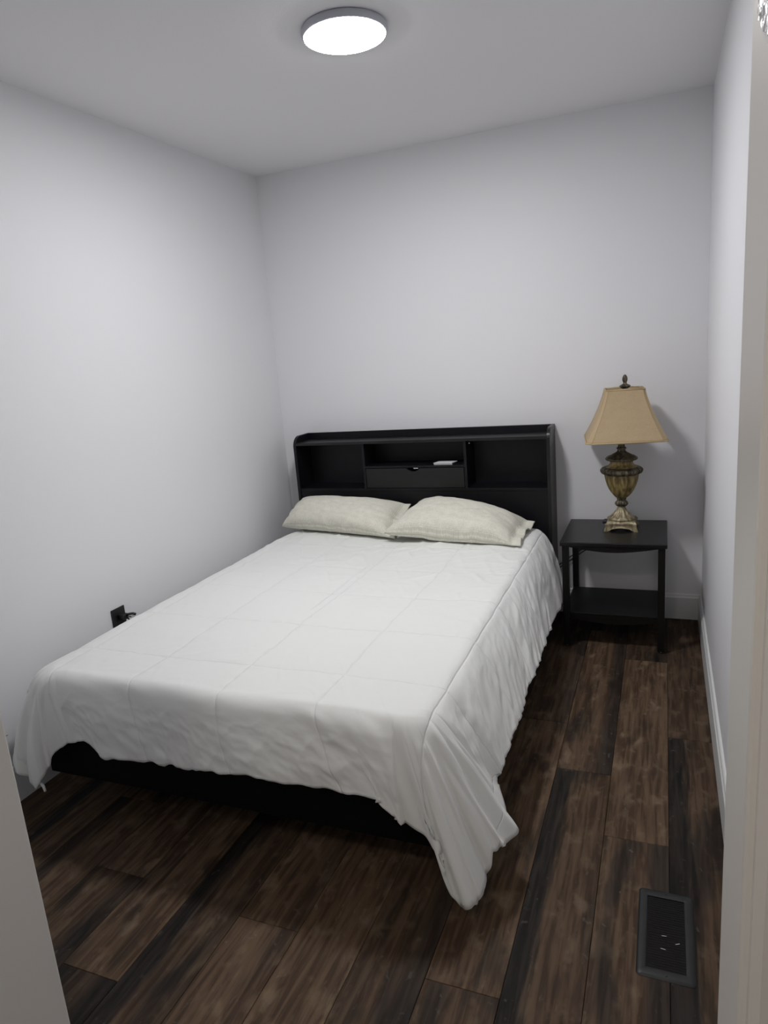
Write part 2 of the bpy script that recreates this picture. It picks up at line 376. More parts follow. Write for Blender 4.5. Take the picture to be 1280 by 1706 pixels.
for c in range(-10, 8):
    x0 = X0 + c * PW; x1 = x0 + PW
    if x0 < 0: x0 = 0.0
    ymax = 0.0 if c <= 2 else YH
    if c == 2: x1 = W
    if c == 3: x0 = W if False else X0 + 3 * PW
    for n in range(-3, 3):
        ya = joint[c] + n * PL; yb = ya + PL
        nn = n + 1          # board ending at the joint, in front of it = 0 ; behind = 1
        ya_, yb_ = max(ya, HY), min(yb, ymax)
        if yb_ - ya_ < .02: continue
        o = bpy.data.objects.new('plank', plank_mesh(x1 - x0, yb_ - ya_)); COL.objects.link(o); o.parent = floor
        o.location = (x0, ya_, 0)
        dl, dr, da, tn, sd = look.get((c, nn), (rng.choice((0, 0, .8)), rng.choice((0, 0, .8)), rng.uniform(-.2, .25), rng.uniform(.85, 1.2), rng.uniform(20, 90)))
        o['dark_left'] = float(dl); o['dark_right'] = float(dr); o['dark_all'] = float(da); o['tone'] = float(tn); o['seed'] = float(sd)
# strip in the hall beside the room, so the floor goes on under the wall line
# ------------------------------------------------------------------ ceiling light
cl = empty('ceiling_light', (1.160, -1.340, H), 'round flat white LED ceiling light with a grey rim', 'ceiling light')
obj('housing', lathe([(.118, 0), (.134, -.002), (.137, -.007), (.137, -.019), (.134, -.0235), (.130, -.0245), (.130, -.018), (.02, -.018)], 72), M['housing'], cl, smooth=True, autos=40)
obj('diffuser', lathe([(.1292, -.019), (.1292, -.0248), (.126, -.0262), (.09, -.027), (.04, -.0275), (.001, -.0275)], 48), M['panel'], cl, smooth=True)
hl = empty('ceiling_light', (1.72, -3.95, H), 'round hall ceiling light behind the doorway', 'ceiling light')
obj('housing', lathe([(.15, 0), (.17, -.01), (.17, -.03), (.16, -.034), (.16, -.02), (.02, -.02)], 48), M['housing'], hl, smooth=True, autos=40)
obj('diffuser', lathe([(.159, -.021), (.159, -.034), (.13, -.04), (.001, -.042)], 40), M['hall_panel'], hl, smooth=True)

# ------------------------------------------------------------------ bed
HBL, HBR, HD = .160, 1.590, .19     # headboard left, right, depth
bed = empty('bed', (.875, -1.1, 0), 'black bed with a bookcase headboard, under the white comforter', 'bed')
bx = lambda v: v - .875
by = lambda v: v + 1.1
hb = obj('headboard', B(bx(HBL + .016), bx(HBR - .016), by(-.020), by(-.008), .02, 1.018, bev=.002), M['black_wood'], bed)
tag(hb, 'bookcase headboard with open cubbies and a middle drawer')
def side_outline():
    pts = [(-.006, .0), (-.006, 1.018)]
    for k in range(9):     # rounded top front
        a = math.pi / 2 * k / 8
        pts.append((-.126 - .064 * math.sin(a), .962 + .056 * math.cos(a)))
    pts.append((-HD, .0)); return [(by(y), z) for y, z in pts]
for x in (HBL, HBR - .017): obj('side_panel', prism(side_outline(), 'x', bx(x), bx(x + .017), bev=.0015), M['black_edge'] if x > 1 else M['black_wood'], hb)
def hbox(name, x0, x1, y0, y1, z0, z1, m='black_wood', bev=.001): return obj(name, B(bx(x0), bx(x1), by(y0), by(y1), z0, z1, bev=bev), M[m], hb)
IL, IR = HBL + .017, HBR - .017
hbox('top_shelf', IL, IR, -.188, -.020, .966, .981)
hbox('shelf_edge', IL, IR, -.1895, -.188, .966, .981, 'black_edge', .0004)
hbox('bottom_shelf', IL, IR, -.186, -.020, .706, .720)
hbox('divider', .577, .591, -.184, -.020, .720, .966)
hbox('divider', 1.150, 1.164, -.184, -.020, .720, .966)
hbox('middle_shelf', .591, 1.150, -.184, -.020, .832, .843)
hbox('lower_panel', IL, IR, -.182, -.170, .06, .706)
# drawer with a scooped finger notch
dx0, dx1, dz0, dz1 = .594, 1.147, .722, .829
pts = [(bx(dx0), dz0), (bx(dx1), dz0), (bx(dx1), dz1)]
cxn = .868
for k in range(11):
    a = math.pi * k / 10; pts.append((bx(cxn + .036 * math.cos(a)), dz1 - .018 * math.sin(a)))
pts.append((bx(dx0), dz1))
dr = obj('drawer', prism(pts, 'y', by(-.184), by(-.170), bev=.0012), M['black_edge'], hb)
hbox('drawer_box', dx0 + .01, dx1 - .01, -.169, -.03, .724, .80)
o = obj('bracket', B(bx(.866), bx(.892), by(-.1705), by(-.166), .8235, .8285, bev=.0005), M['chrome'], hb); tag(o, 'bright metal strip in the drawer notch')
o = obj('screw', lathe([(.004, 0), (.004, .004), (.002, .006)], 10), M['chrome'], hb, loc=(bx(1.176), by(-.16), .950)); tag(o, 'small bright metal shelf fitting')
# frame
obj('footboard', B(bx(.172), bx(1.56), by(-2.105), by(-2.08), .135, .31, bev=.003), M['frame_black'], bed)
for x in (.172, 1.535): obj('side_rail', B(bx(x), bx(x + .025), by(-2.08), by(-.19), .135, .31, bev=.003), M['frame_black'], bed)
for x in (.33, 1.36):
    for y in (-1.85, -.30): obj('leg', B(bx(x), bx(x + .05), by(y), by(y + .05), 0, .262, bev=.003), M['frame_black'], bed)
for k in range(12):
    y = -2.03 + k * .155
    obj('slat', B(bx(.198), bx(1.534), by(y), by(y + .07), .262, .280, bev=.002), M['frame_black'], bed)
mt = obj('mattress', B(-.66, .66, -.91, .93, 0, .215, bev=.05, seg=4), M['mattress'], None, smooth=True, loc=(.877, -1.13, .282))
tag(mt, 'mattress on the black bed frame, hidden under the white comforter', 'mattress')

# ------------------------------------------------------------------ numpy noise
def vnoise(x, y, seed=0):
    xi = np.floor(x).astype(np.int64); yi = np.floor(y).astype(np.int64); fx = x - xi; fy = y - yi
    def h(a, b):
        n = (a * 374761393 + b * 668265263 + seed * 982451653) & 0x7fffffff
        n = ((n ^ (n >> 13)) * 1274126177) & 0x7fffffff
        return ((n ^ (n >> 16)) & 0xffff) / 65535.0 * 2 - 1
    ux = fx * fx * fx * (fx * (fx * 6 - 15) + 10); uy = fy * fy * fy * (fy * (fy * 6 - 15) + 10)
    a = h(xi, yi); b = h(xi + 1, yi); c = h(xi, yi + 1); d = h(xi + 1, yi + 1)
    return (a * (1 - ux) + b * ux) * (1 - uy) + (c * (1 - ux) + d * ux) * uy
def fbm(x, y, s=0, o=3):
    r = 0; a = 1.0
    for i in range(o): r = r + a * vnoise(x * 2 ** i, y * 2 ** i, s + i * 17); a *= .5
    return r
def ridge(x, y, s=0):
    return 1 - 2 * np.abs(vnoise(x, y, s))
def sstep(a, b, x):
    t = np.clip((x - a) / (b - a), 0, 1); return t * t * (3 - 2 * t)

# ------------------------------------------------------------------ comforter
def build_comforter():
    xr, xl, yf, yh, z0 = 1.515, .255, -2.095, -.26, .522
    rc = .05
    # ring: k 0..1 right, 1..2 corner, 2..3 foot, 3..4 corner, 4..5 left, 5..6 head
    segs = [220, 170, 230, 130, 160, 110]
    ks = np.concatenate([i + np.arange(n) / n for i, n in enumerate(segs)])
    def ringf(k):
        i = int(k); f = k - i
        if i == 0: return (xr, yh + (yf + rc - yh) * f, 1, 0)
        if i == 1: a = -f * math.pi / 2; return (xr - rc + rc * math.cos(a), yf + rc + rc * math.sin(a), math.cos(a), math.sin(a))
        if i == 2: return (xr - rc + (xl - xr + 2 * rc) * f, yf, 0, -1)
        if i == 3: a = -math.pi / 2 - f * math.pi / 2; return (xl + rc + rc * math.cos(a), yf + rc + rc * math.sin(a), math.cos(a), math.sin(a))
        if i == 4: return (xl, yf + rc + (yh - yf - rc) * f, -1, 0)
        return (xl + (xr - xl) * f, yh, 0, 1)
    ring = np.array([ringf(k) for k in ks])
    hemc = np.array(HEM)
    def interp(col):
        # smooth (pchip-like) interpolation on the periodic list
        kk = hemc[:, 0]; v = hemc[:, col]
        out = np.interp(ks, kk, v)
        kern = np.exp(-np.linspace(-2, 2, 9) ** 2); kern /= kern.sum()
        ext = np.concatenate([out[-4:], out, out[:4]])
        return np.convolve(ext, kern, 'valid')
    hem = np.stack([interp(1), interp(2), interp(3)], 1)
    NI, NO = 78, 62
    nC = len(ks)
    V = np.zeros((NI + NO, nC, 3)); CX = np.zeros((NI + NO, nC)); CY = np.zeros((NI + NO, nC)); TT = np.zeros((NI + NO, nC))
    cx = np.full(nC, .885); cy = np.clip(ring[:, 1], -1.55, -.75)
    for i in range(NI):
        t = (i + .35) / (NI - 1 + .35) 
        V[i, :, 0] = cx + (ring[:, 0] - cx) * t; V[i, :, 1] = cy + (ring[:, 1] - cy) * t; V[i, :, 2] = z0
        CX[i] = V[i, :, 0]; CY[i] = V[i, :, 1]
    nx, ny = ring[:, 2], ring[:, 3]
    P0 = np.stack([ring[:, 0], ring[:, 1], np.full(nC, z0)], 1)
    N3 = np.stack([nx, ny, np.zeros(nC)], 1)
    lenr = np.linalg.norm(hem - P0, axis=1)[:, None]
    head = (ks >= 5)[:, None]
    kk = [0, .95, 1.5, 2.0, 3.0, 3.5, 4.0, 4.9, 5, 6]
    o1 = np.interp(ks, kk, [.068, .068, .055, .042, .046, .070, .090, .090, .02, .02])[:, None]
    o2 = np.interp(ks, kk, [.085, .085, .075, .050, .052, .105, .140, .14, .04, .04])[:, None]
    dn = np.interp(ks, kk, [.115, .115, .09, .06, .06, .08, .085, .085, .02, .02])[:, None]
    P1 = P0 + N3 * o1
    P2 = P0 + N3 * o2 + np.array([0, 0, -1]) * dn + (hem - P0) * .12 * np.array([1, 1, .0])
    prev = V[NI - 1].copy(); d = np.zeros(nC)
    for j in range(NO):
        t = (j + 1) / NO; a = (1 - t)
        p = a ** 3 * P0 + 3 * a * a * t * P1 + 3 * a * t * t * P2 + t ** 3 * hem
        d = d + np.linalg.norm(p - prev, axis=1); prev = p
        V[NI + j] = p; CX[NI + j] = ring[:, 0] + nx * d; CY[NI + j] = ring[:, 1] + ny * d; TT[NI + j] = t
    # ---- relief along the surface normal
    def normals(V):
        du = np.roll(V, -1, 1) - np.roll(V, 1, 1); dv = np.gradient(V, axis=0)
        n = np.cross(du, dv); n /= np.linalg.norm(n, axis=2, keepdims=True) + 1e-9
        n *= np.sign((n[:NI, :, 2]).mean()); return n
    Nn = normals(V)
    K = np.broadcast_to(ks, CX.shape)
    top = 1 - sstep(.05, .35, TT)
    sx = np.array([1.556 - .32 * q for q in range(-1, 6)]); sy = np.array([-1.935 + .328 * q for q in range(0, 7)])
    wob = CX * 0
    dx = np.min(np.abs(CX[..., None] + wob[..., None] - sx), -1); dy = np.min(np.abs(CY[..., None] + wob[..., None] - sy), -1)
    dm = np.minimum(dx, dy)
    disp = -.0014 * np.exp(-(dm / .008) ** 2)
    disp += .003 * np.clip(dx / .16, 0, 1) ** .5 * np.clip(dy / .16, 0, 1) ** .5      # quilting puff
    disp += .0014 * vnoise(CX * 34, CY * 34, 5) * np.exp(-(dm / .03) ** 2)              # puckers at the stitching
    disp += .006 * fbm(CX * 3.2, CY * 3.2, 9, 2) * top
    hd = .35 + .9 * sstep(-1.7, -.5, CY)
    disp += top * hd * .0020 * np.clip(ridge(CX * 4.5 + CY * 2.5, CY * 15 - CX * 3, 21), 0, 1) ** 2
    disp += top * hd * .0040 * np.clip(ridge(CX * 9 + CY * 5, CY * 5 - CX * 7, 31) - .55, 0, 1) * 2
    disp += top * hd * .0030 * np.clip(ridge(CX * 5 - CY * 9, CY * 3 + CX * 4, 33) - .6, 0, 1) * 2
    # skirt folds
    sk = sstep(.12, .75, TT)
    R_ = ((K < 1.0)).astype(float); 
    side = (K < 1) | ((K >= 4) & (K < 5))
    disp += np.where(side, sk * .0080 * vnoise(CY * 9 + TT * 1.3, TT * 1.3, 41), 0)
    disp += np.where(side, sk * .0034 * (np.abs(vnoise(CY * 19 + TT * 2.6, TT * 2.1, 42)) * 2 - .7), 0)
    disp += np.where(side, sstep(.2, .5, TT) * .0022 * fbm(CY * 30 + TT * 6, TT * 9 + CY * 8, 44, 3), 0)
    disp += np.where(side, sk * .0020 * vnoise(CY * 42 + TT * 3, TT * 3, 43), 0)
    foot = (K >= 2) & (K < 3)
    fe = 1 + 1.6 * np.exp(-((K - 2.0) / .22) ** 2) + .6 * np.exp(-((3.0 - K) / .2) ** 2)
    disp += np.where(foot, sk * fe * .006 * fbm(CX * 6 - TT * 1.2, TT * 1.8, 51, 2), 0)
    disp += np.where(foot, sstep(.4, .75, TT) * .0030 * ridge(CX * 16 + TT * 5, TT * 6 - CX * 5, 53), 0)
    disp += np.where(foot, sstep(.45, .8, TT) * .0035 * fbm(CX * 22 - TT * 7, TT * 9 + CX * 6, 55, 3), 0)
    # diagonal tension folds by the right corner on the foot side
    for (k0, kw, am, ph) in ((2.10, .05, .010, .5), (2.17, .035, .007, .2), (2.04, .03, .008, .4)):
        c_ = k0 - (TT - .5) * .16
        disp += np.where((K > 1.8) & (K < 2.5), am * np.exp(-((K - c_) / kw) ** 2) * sstep(.15, .5, TT) * (1 - .5 * sstep(.8, 1, TT)), 0)
    # radiating corner folds
    for lo, hi, sd, amp in ((.80, 2.04, 61, .017), (2.94, 4.2, 67, .014)):
        m_ = sstep(lo, lo + .22, K) * (1 - sstep(hi - .28, hi, K))
        ph = (K - 1 if lo < 2 else K - 3)
        disp += m_ * amp * np.where((K > 1.55) & (K < 2.5), sstep(.35, .95, TT) * .8, sstep(.14, .75, TT)) * (np.abs(vnoise(ph * 9.0, TT * .9, sd)) * 2.0 - .6)
        disp += m_ * .0045 * sstep(.3, .8, TT) * vnoise(ph * 20 + TT * 2, TT * 3, sd + 1)
    V = V + Nn * disp[..., None]
    # soft frill along the hem
    e = sstep(.86, 1, TT)
    kd = K * 1.0
    V[..., 2] += e * .006 * vnoise(CX * 26 + CY * 26, K * 3, 71) * (K < 5)
    # keep off the floor, the walls
    V[..., 2] = np.maximum(V[..., 2], .012); V[..., 0] = np.clip(V[..., 0], .022, 9); 
    V[..., 1] = np.minimum(V[..., 1], -.20)
    nR = NI + NO
    verts = V.reshape(-1, 3)
    cidx = len(verts)
    ii, jj = np.meshgrid(np.arange(nR - 1), np.arange(nC), indexing='ij'); j2 = (jj + 1) % nC
    faces = np.stack([ii * nC + jj, ii * nC + j2, (ii + 1) * nC + j2, (ii + 1) * nC + jj], -1).reshape(-1, 4)
    me = bpy.data.meshes.new('comforter')
    # inner cap: bridge mirrored columns with a single ngon
    fl = faces.tolist(); fl.append(list(range(nC))[::-1])
    me.from_pydata(verts.tolist(), [], fl); me.update()
    uv = me.uv_layers.new(name='UVMap'); li = np.zeros(len(me.loops), dtype=np.int32); me.loops.foreach_get('vertex_index', li)
    uvs = np.stack([CX.reshape(-1)[li], CY.reshape(-1)[li]], 1).astype(np.float32); uv.data.foreach_set('uv', uvs.reshape(-1))
    me.materials.append(M['comforter']); me.polygons.foreach_set('use_smooth', [True] * len(me.polygons))
    o = bpy.data.objects.new('comforter', me); COL.objects.link(o)
    s = o.modifiers.new('thickness', 'SOLIDIFY'); s.thickness = .009; s.offset = -1
    return tag(o, 'white stitched comforter spread over the whole bed and hanging to the floor', 'comforter')

HEM = [  # k, x, y, z : lower edge of the comforter, walked from head-right around the foot to head-left
    (0.00, 1.640, -.26, .30), (0.06, 1.662, -.33, .235), (0.15, 1.662, -.52, .205), (0.22, 1.668, -.80, .235), (0.35, 1.672, -.98, .245), (0.48, 1.676, -1.20, .258),
    (0.60, 1.678, -1.40, .270), (0.72, 1.680, -1.58, .250), (0.82, 1.682, -1.72, .250), (0.92, 1.680, -1.86, .240), (1.00, 1.690, -1.90, .215),
    (1.12, 1.715, -1.94, .170), (1.25, 1.742, -1.985, .130), (1.34, 1.735, -2.07, .150), (1.42, 1.705, -2.10, .155), (1.50, 1.700, -2.12, .100), (1.60, 1.688, -2.185, .075),
    (1.68, 1.668, -2.21, .068), (1.76, 1.640, -2.21, .066), (1.84, 1.606, -2.205, .170), (1.93, 1.555, -2.18, .235), (2.02, 1.480, -2.17, .268), (2.07, 1.450, -2.18, .288), (2.12, 1.432, -2.175, .318),
    (2.20, 1.320, -2.175, .308), (2.35, 1.130, -2.17, .312), (2.50, .930, -2.165, .298), (2.70, .730, -2.16, .285), (2.88, .480, -2.155, .268), (2.96, .400, -2.155, .312),
    (3.05, .340, -2.155, .300), (3.20, .270, -2.16, .250), (3.38, .248, -2.185, .185), (3.50, .208, -2.195, .135), (3.60, .160, -2.19, .160), (3.72, .115, -2.175, .205), (3.85, .082, -2.12, .225), (4.00, .066, -2.0, .26),
    (4.20, .070, -1.7, .28), (4.50, .070, -1.2, .30), (4.80, .075, -.7, .32), (4.97, .10, -.33, .38), (5.00, .12, -.26, .42), (5.03, .26, -.225, .49), (5.5, .9, -.222, .49), (5.97, 1.52, -.225, .49), (6.0, 1.640, -.26, .30)]
comforter = build_comforter()
# little corner tie at the left foot corner
bm = tube(bmesh.new(), [(.205, -2.192, .165), (.225, -2.196, .160), (.238, -2.198, .150), (.244, -2.199, .132)], [.004, .005, .005, .004], 8)
tie = obj('corner_tie', bm, M['comforter'], comforter, smooth=True)

# ------------------------------------------------------------------ pillows
def pillow(name, label, c, T_up, T_dn, flange, seed, group, sag=.0):
    """c: corners front-left, front-right, back-right, back-left (3D)"""
    fl_, fr_, br_, bl_ = [np.array(v, float) for v in c]
    n = 90; m_ = 60
    a = np.linspace(0, 1, n + 1); b = np.linspace(0, 1, m_ + 1); A_, B_ = np.meshgrid(a, b, indexing='ij')
    def surf(sgn, TH):
        # pull the edges in between the corners
        A2 = A_ + .5 * (A_ - .5) * 0; u = 2 * A_ - 1; v = 2 * B_ - 1
        pin_u = .045 * (1 - v ** 2); pin_v = .075 * (1 - u ** 2)
        uu = u * (1 - pin_u); vv = v * (1 - pin_v)
        P = ((1 - uu)[..., None] / 2 * (1 - vv)[..., None] / 2) * fl_ + ((1 + uu)[..., None] / 2 * (1 - vv)[..., None] / 2) * fr_ + ((1 + uu)[..., None] / 2 * (1 + vv)[..., None] / 2) * br_ + ((1 - uu)[..., None] / 2 * (1 + vv)[..., None] / 2) * bl_
        uf = np.clip(u / (1 - flange * 2), -9, 9) if flange else u
        uf = np.where(u > 0, np.clip((u) / (1 - 2 * flange), 0, 1), u)
        prof = np.clip(1 - np.abs(uf) ** 2.8, 0, 1) ** .5 * np.clip(1 - np.abs(v) ** 2.6, 0, 1) ** np.where(v < 0, .36, .5)
        nrm = np.cross(fr_ - fl_, bl_ - fl_); nrm /= np.linalg.norm(nrm)
        w_ = prof * TH
        w_ = w_ + sgn * 0
        wr = .006 * fbm(A_ * 5 + seed, B_ * 4, seed, 3) * prof ** .5
        edge = np.exp(-((1 - np.abs(u)) / .22) ** 2)
        wr += .007 * edge * vnoise(B_ * 9, A_ * 3, seed + 5) * (1 - np.abs(v)) * 2
        edv = np.exp(-((1 - np.abs(v)) / .2) ** 2)
        wr += .004 * edv * vnoise(A_ * 15, B_ * 2, seed + 9) * (1 - np.abs(u)) * 2
        base = .0025
        wav = .012 * edge * (u > 0) * vnoise(B_ * 6, A_ * 0, seed + 15) if flange else 0
        return P + nrm * (sgn * (w_ + base) + wr + wav)[..., None]
    Vt = surf(1, T_up); Vb = surf(-1, T_dn)
    # the underside rests on the comforter
    Vb[..., 2] = np.maximum(Vb[..., 2], REST); Vt[..., 2] = np.maximum(Vt[..., 2], REST + .004)
    Vt[..., 1] = np.minimum(Vt[..., 1], -.198); Vb[..., 1] = np.minimum(Vb[..., 1], -.198)
    nn = (n + 1) * (m_ + 1); idx = lambda i, j, o=0: o + i * (m_ + 1) + j
    fs = []
    for i in range(n):
        for j in range(m_):
            fs.append((idx(i, j), idx(i + 1, j), idx(i + 1, j + 1), idx(i, j + 1)))
            fs.append((idx(i, j, nn), idx(i, j + 1, nn), idx(i + 1, j + 1, nn), idx(i + 1, j, nn)))
    for i in range(n):
        fs.append((idx(i, 0), idx(i, 0, nn), idx(i + 1, 0, nn), idx(i + 1, 0))); fs.append((idx(i, m_), idx(i + 1, m_), idx(i + 1, m_, nn), idx(i, m_, nn)))
    for j in range(m_):
        fs.append((idx(0, j), idx(0, j + 1), idx(0, j + 1, nn), idx(0, j, nn))); fs.append((idx(n, j), idx(n, j, nn), idx(n, j + 1, nn), idx(n, j + 1)))
    verts = np.concatenate([Vt.reshape(-1, 3), Vb.reshape(-1, 3)])
    me = bpy.data.meshes.new(name); me.from_pydata(verts.tolist(), [], fs); me.update()
    uv = me.uv_layers.new(name='UVMap'); li = np.zeros(len(me.loops), dtype=np.int32); me.loops.foreach_get('vertex_index', li)
    UV = np.stack([np.concatenate([A_.reshape(-1), A_.reshape(-1)]) * .7, np.concatenate([B_.reshape(-1), B_.reshape(-1) + 1.5]) * .45], 1)
    uv.data.foreach_set('uv', UV[li].astype(np.float32).reshape(-1))
    me.materials.append(M['pillowcase']); me.polygons.foreach_set('use_smooth', [True] * len(me.polygons))
    o = bpy.data.objects.new(name, me); COL.objects.link(o)
    return tag(o, label, 'pillow', group)
REST = .535
pillow('pillow', 'cream woven pillow on the left side of the bed, by the left wall', [(.150, -.395, .552), (.870, -.530, .540), (.860, -.230, .640), (.200, -.215, .665)], .100, .05, .05, 3, 'cream pillows against the headboard')
pillow('pillow', 'cream woven pillow on the right side of the bed, overlapping the other one', [(.830, -.560, .572), (1.510, -.600, .540), (1.520, -.270, .560), (.930, -.215, .665)], .105, .05, .07, 8, 'cream pillows against the headboard')

# ------------------------------------------------------------------ nightstand
NX0, NX1, NY0, NY1, NZ = 1.664, 2.127, -.470, -.030, .523
nc = ((NX0 + NX1) / 2, (NY0 + NY1) / 2)
ns = empty('nightstand', (nc[0], nc[1], 0), 'black nightstand with a lower shelf, right of the bed', 'nightstand')
lx = lambda v: v - nc[0]; ly = lambda v: v - nc[1]
obj('table_top', B(lx(NX0), lx(NX1), ly(NY0), ly(NY1), NZ - .020, NZ, bev=.003), M['top_black'], ns)
LG = .030
LZ = NZ - .020
for x in (NX0 + .008, NX1 - .008 - LG):
    for y in (NY0 + .012, NY1 - .008 - LG):
        lg = obj('leg', B(lx(x), lx(x + LG), ly(y), ly(y + LG), .008, LZ, bev=.002), M['black_metal'], ns)
        g = obj('glide', lathe([(.007, .0), (.007, .006), (.004, .008)], 12), M['chrome'], lg, smooth=True, loc=(lx(x + LG / 2), ly(y + LG / 2), 0)); tag(g, 'bright metal glide under the leg')
def bowed(x0, x1, z1, d0, d1):
    pts = [(lx(x0), z1), (lx(x1), z1)]
    for k in range(17):
        f = k / 16; pts.append((lx(x1 + (x0 - x1) * f), z1 - d0 - (d1 - d0) * math.sin(math.pi * f)))
    return pts
ix0, ix1 = NX0 + .008 + LG, NX1 - .008 - LG
obj('apron', prism(bowed(ix0, ix1, LZ, .004, .026), 'y', ly(NY0 + .006), ly(NY0 + .020), bev=.001), M['black_metal'], ns)
obj('apron', prism(bowed(ix0, ix1, LZ, .004, .020), 'y', ly(NY1 - .024), ly(NY1 - .010), bev=.001), M['black_metal'], ns)
obj('shelf', B(lx(NX0 + .010), lx(NX1 - .010), ly(NY0 + .040), ly(NY1 - .036), .150, .166, bev=.002), M['black_metal'], ns)
obj('apron', prism(bowed(ix0, ix1, .150, .014, .034), 'y', ly(NY0 + .042), ly(NY0 + .054), bev=.001), M['black_metal'], ns)
# ------------------------------------------------------------------ table lamp
LX, LY = 1.922, -.195
lamp = empty('table_lamp', (LX, LY, NZ), 'table lamp with tan bell shade and aged gold urn base on the nightstand', 'lamp')
# foot: square plinth with arched sides and scrolled corners (heights measured from the table top)
def foot_mesh():
    bm = bmesh.new(); hw = .070
    n = 28; rows = []
    def side(k, f):  # point on square ring with slightly flared corners
        ang = math.pi / 2 * k; x = -1 + 2 * f; c = abs(x) ** 6
        r = 1 + .10 * c
        px, py = x * r, -r + .06 * (1 - abs(x) ** 2) * 0
        ca, sa = math.cos(ang), math.sin(ang); return (px * ca - py * sa, px * sa + py * ca, abs(x))
    ring_pts = [side(k, f / n) for k in range(4) for f in range(n)]
    def arch(ax):
        if ax > .80: return 0.0
        if ax > .62: return .010 * (1 - ((ax - .62) / .18)) ** 1.0 + .0
        return .010 + .006 * math.cos(ax / .62 * math.pi / 2)
    levels = [(0.0, 1.0), (.012, .97), (.024, .90), (.030, .93), (.036, .93), (.040, .86), (.046, .82)]
    vr = []
    for z, s in levels:
        vr.append([bm.verts.new((p[0] * hw * s, p[1] * hw * s, max(z, arch(p[2])) if z < .02 else z)) for p in ring_pts])
    N_ = len(ring_pts)
    for a, b in zip(vr, vr[1:]):
        for i in range(N_): bm.faces.new((a[i], a[(i + 1) % N_], b[(i + 1) % N_], b[i]))
    # inner wall below so arches read as openings
    inn = [bm.verts.new((p[0] * hw * .86, p[1] * hw * .86, arch(p[2]))) for p in ring_pts]
    for i in range(N_): bm.faces.new((inn[i], inn[(i + 1) % N_], vr[0][(i + 1) % N_], vr[0][i]))
    it = [bm.verts.new((p[0] * hw * .86, p[1] * hw * .86, .02)) for p in ring_pts]
    for i in range(N_): bm.faces.new((it[i], it[(i + 1) % N_], inn[(i + 1) % N_], inn[i]))
    bm.faces.new(it); bm.faces.new(vr[-1])
    return bm
obj('foot', foot_mesh(), M['gilt'], lamp, smooth=True, autos=45)
def flute(nf, am, z0=None, z1=None):
    def f(t, z, r):
        k = 1.0
        if z0 is not None: k = max(0, min(1, (z - z0) / .01)) * max(0, min(1, (z1 - z) / .01))
        return r * (1 - am * k * (1 - abs(math.cos(nf * t / 2 + .35))))
    return f
obj('pedestal', lathe([(.060, .044), (.0625, .050), (.060, .056), (.050, .064), (.040, .074), (.030, .085), (.022, .096), (.0175, .106), (.017, .110)], 96, flute(12, .16, .054, .112)), M['gilt'], lamp, smooth=True)
def beads(nf, am):
    return lambda t, z, r: r * (1 + am * math.cos(nf * t))
obj('knop', lathe([(.017, .108), (.024, .113), (.0285, .119), (.030, .125), (.027, .131), (.021, .136), (.0185, .141), (.021, .145), (.020, .149)], 96, beads(16, .05)), M['bronze'], lamp, smooth=True)
obj('bowl', lathe([(.018, .148), (.026, .153), (.036, .162), (.047, .175), (.058, .192), (.067, .212), (.0735, .234), (.0775, .255), (.080, .272)], 144, flute(10, .17)), M['bowl'], lamp, smooth=True)
obj('rim', lathe([(.078, .268), (.088, .272), (.0925, .278), (.0945, .285), (.093, .292), (.086, .298), (.076, .302)], 192, lambda t, z, r: r * (1 + (.022 * math.sin(24 * t) + .014 * math.sin(48 * t + z * 900)) * (1 if r > .085 else .3))), M['bronze'], lamp, smooth=True)
obj('collar', lathe([(.076, .300), (.066, .305), (.056, .313), (.052, .322), (.053, .330), (.060, .335)], 96, flute(14, .06)), M['bowl'], lamp, smooth=True)
obj('cap', lathe([(.058, .334), (.069, .336), (.0725, .341), (.070, .346), (.062, .352), (.050, .357), (.038, .364), (.028, .370), (.020, .376), (.017, .384), (.0225, .388), (.0225, .392), (.017, .396), (.0155, .400)], 144, lambda t, z, r: r * (1 + (.025 * abs(math.sin(10 * t)) if r > .03 else 0))), M['bronze'], lamp, smooth=True)
obj('stem', lathe([(.0155, .398), (.0155, .445), (.012, .450), (.008, .462), (.008, .50)], 32), M['bronze'], lamp, smooth=True, autos=40)
bulb = obj('bulb', lathe([(.012, .495), (.014, .51), (.024, .53), (.030, .55), (.029, .565), (.020, .582), (.006, .59)], 32), M['trim'], lamp, smooth=True)
for s in (-1, 1):
    obj('harp', tube(bmesh.new(), [(s * .008, 0, .47), (s * .03, 0, .49), (s * .048, 0, .53), (s * .050, 0, .58), (s * .035 + .012, 0, .625), (s * .012 + .017, 0, .652), (.018, 0, .660)], .0018, 8), M['bronze'], lamp, smooth=True)
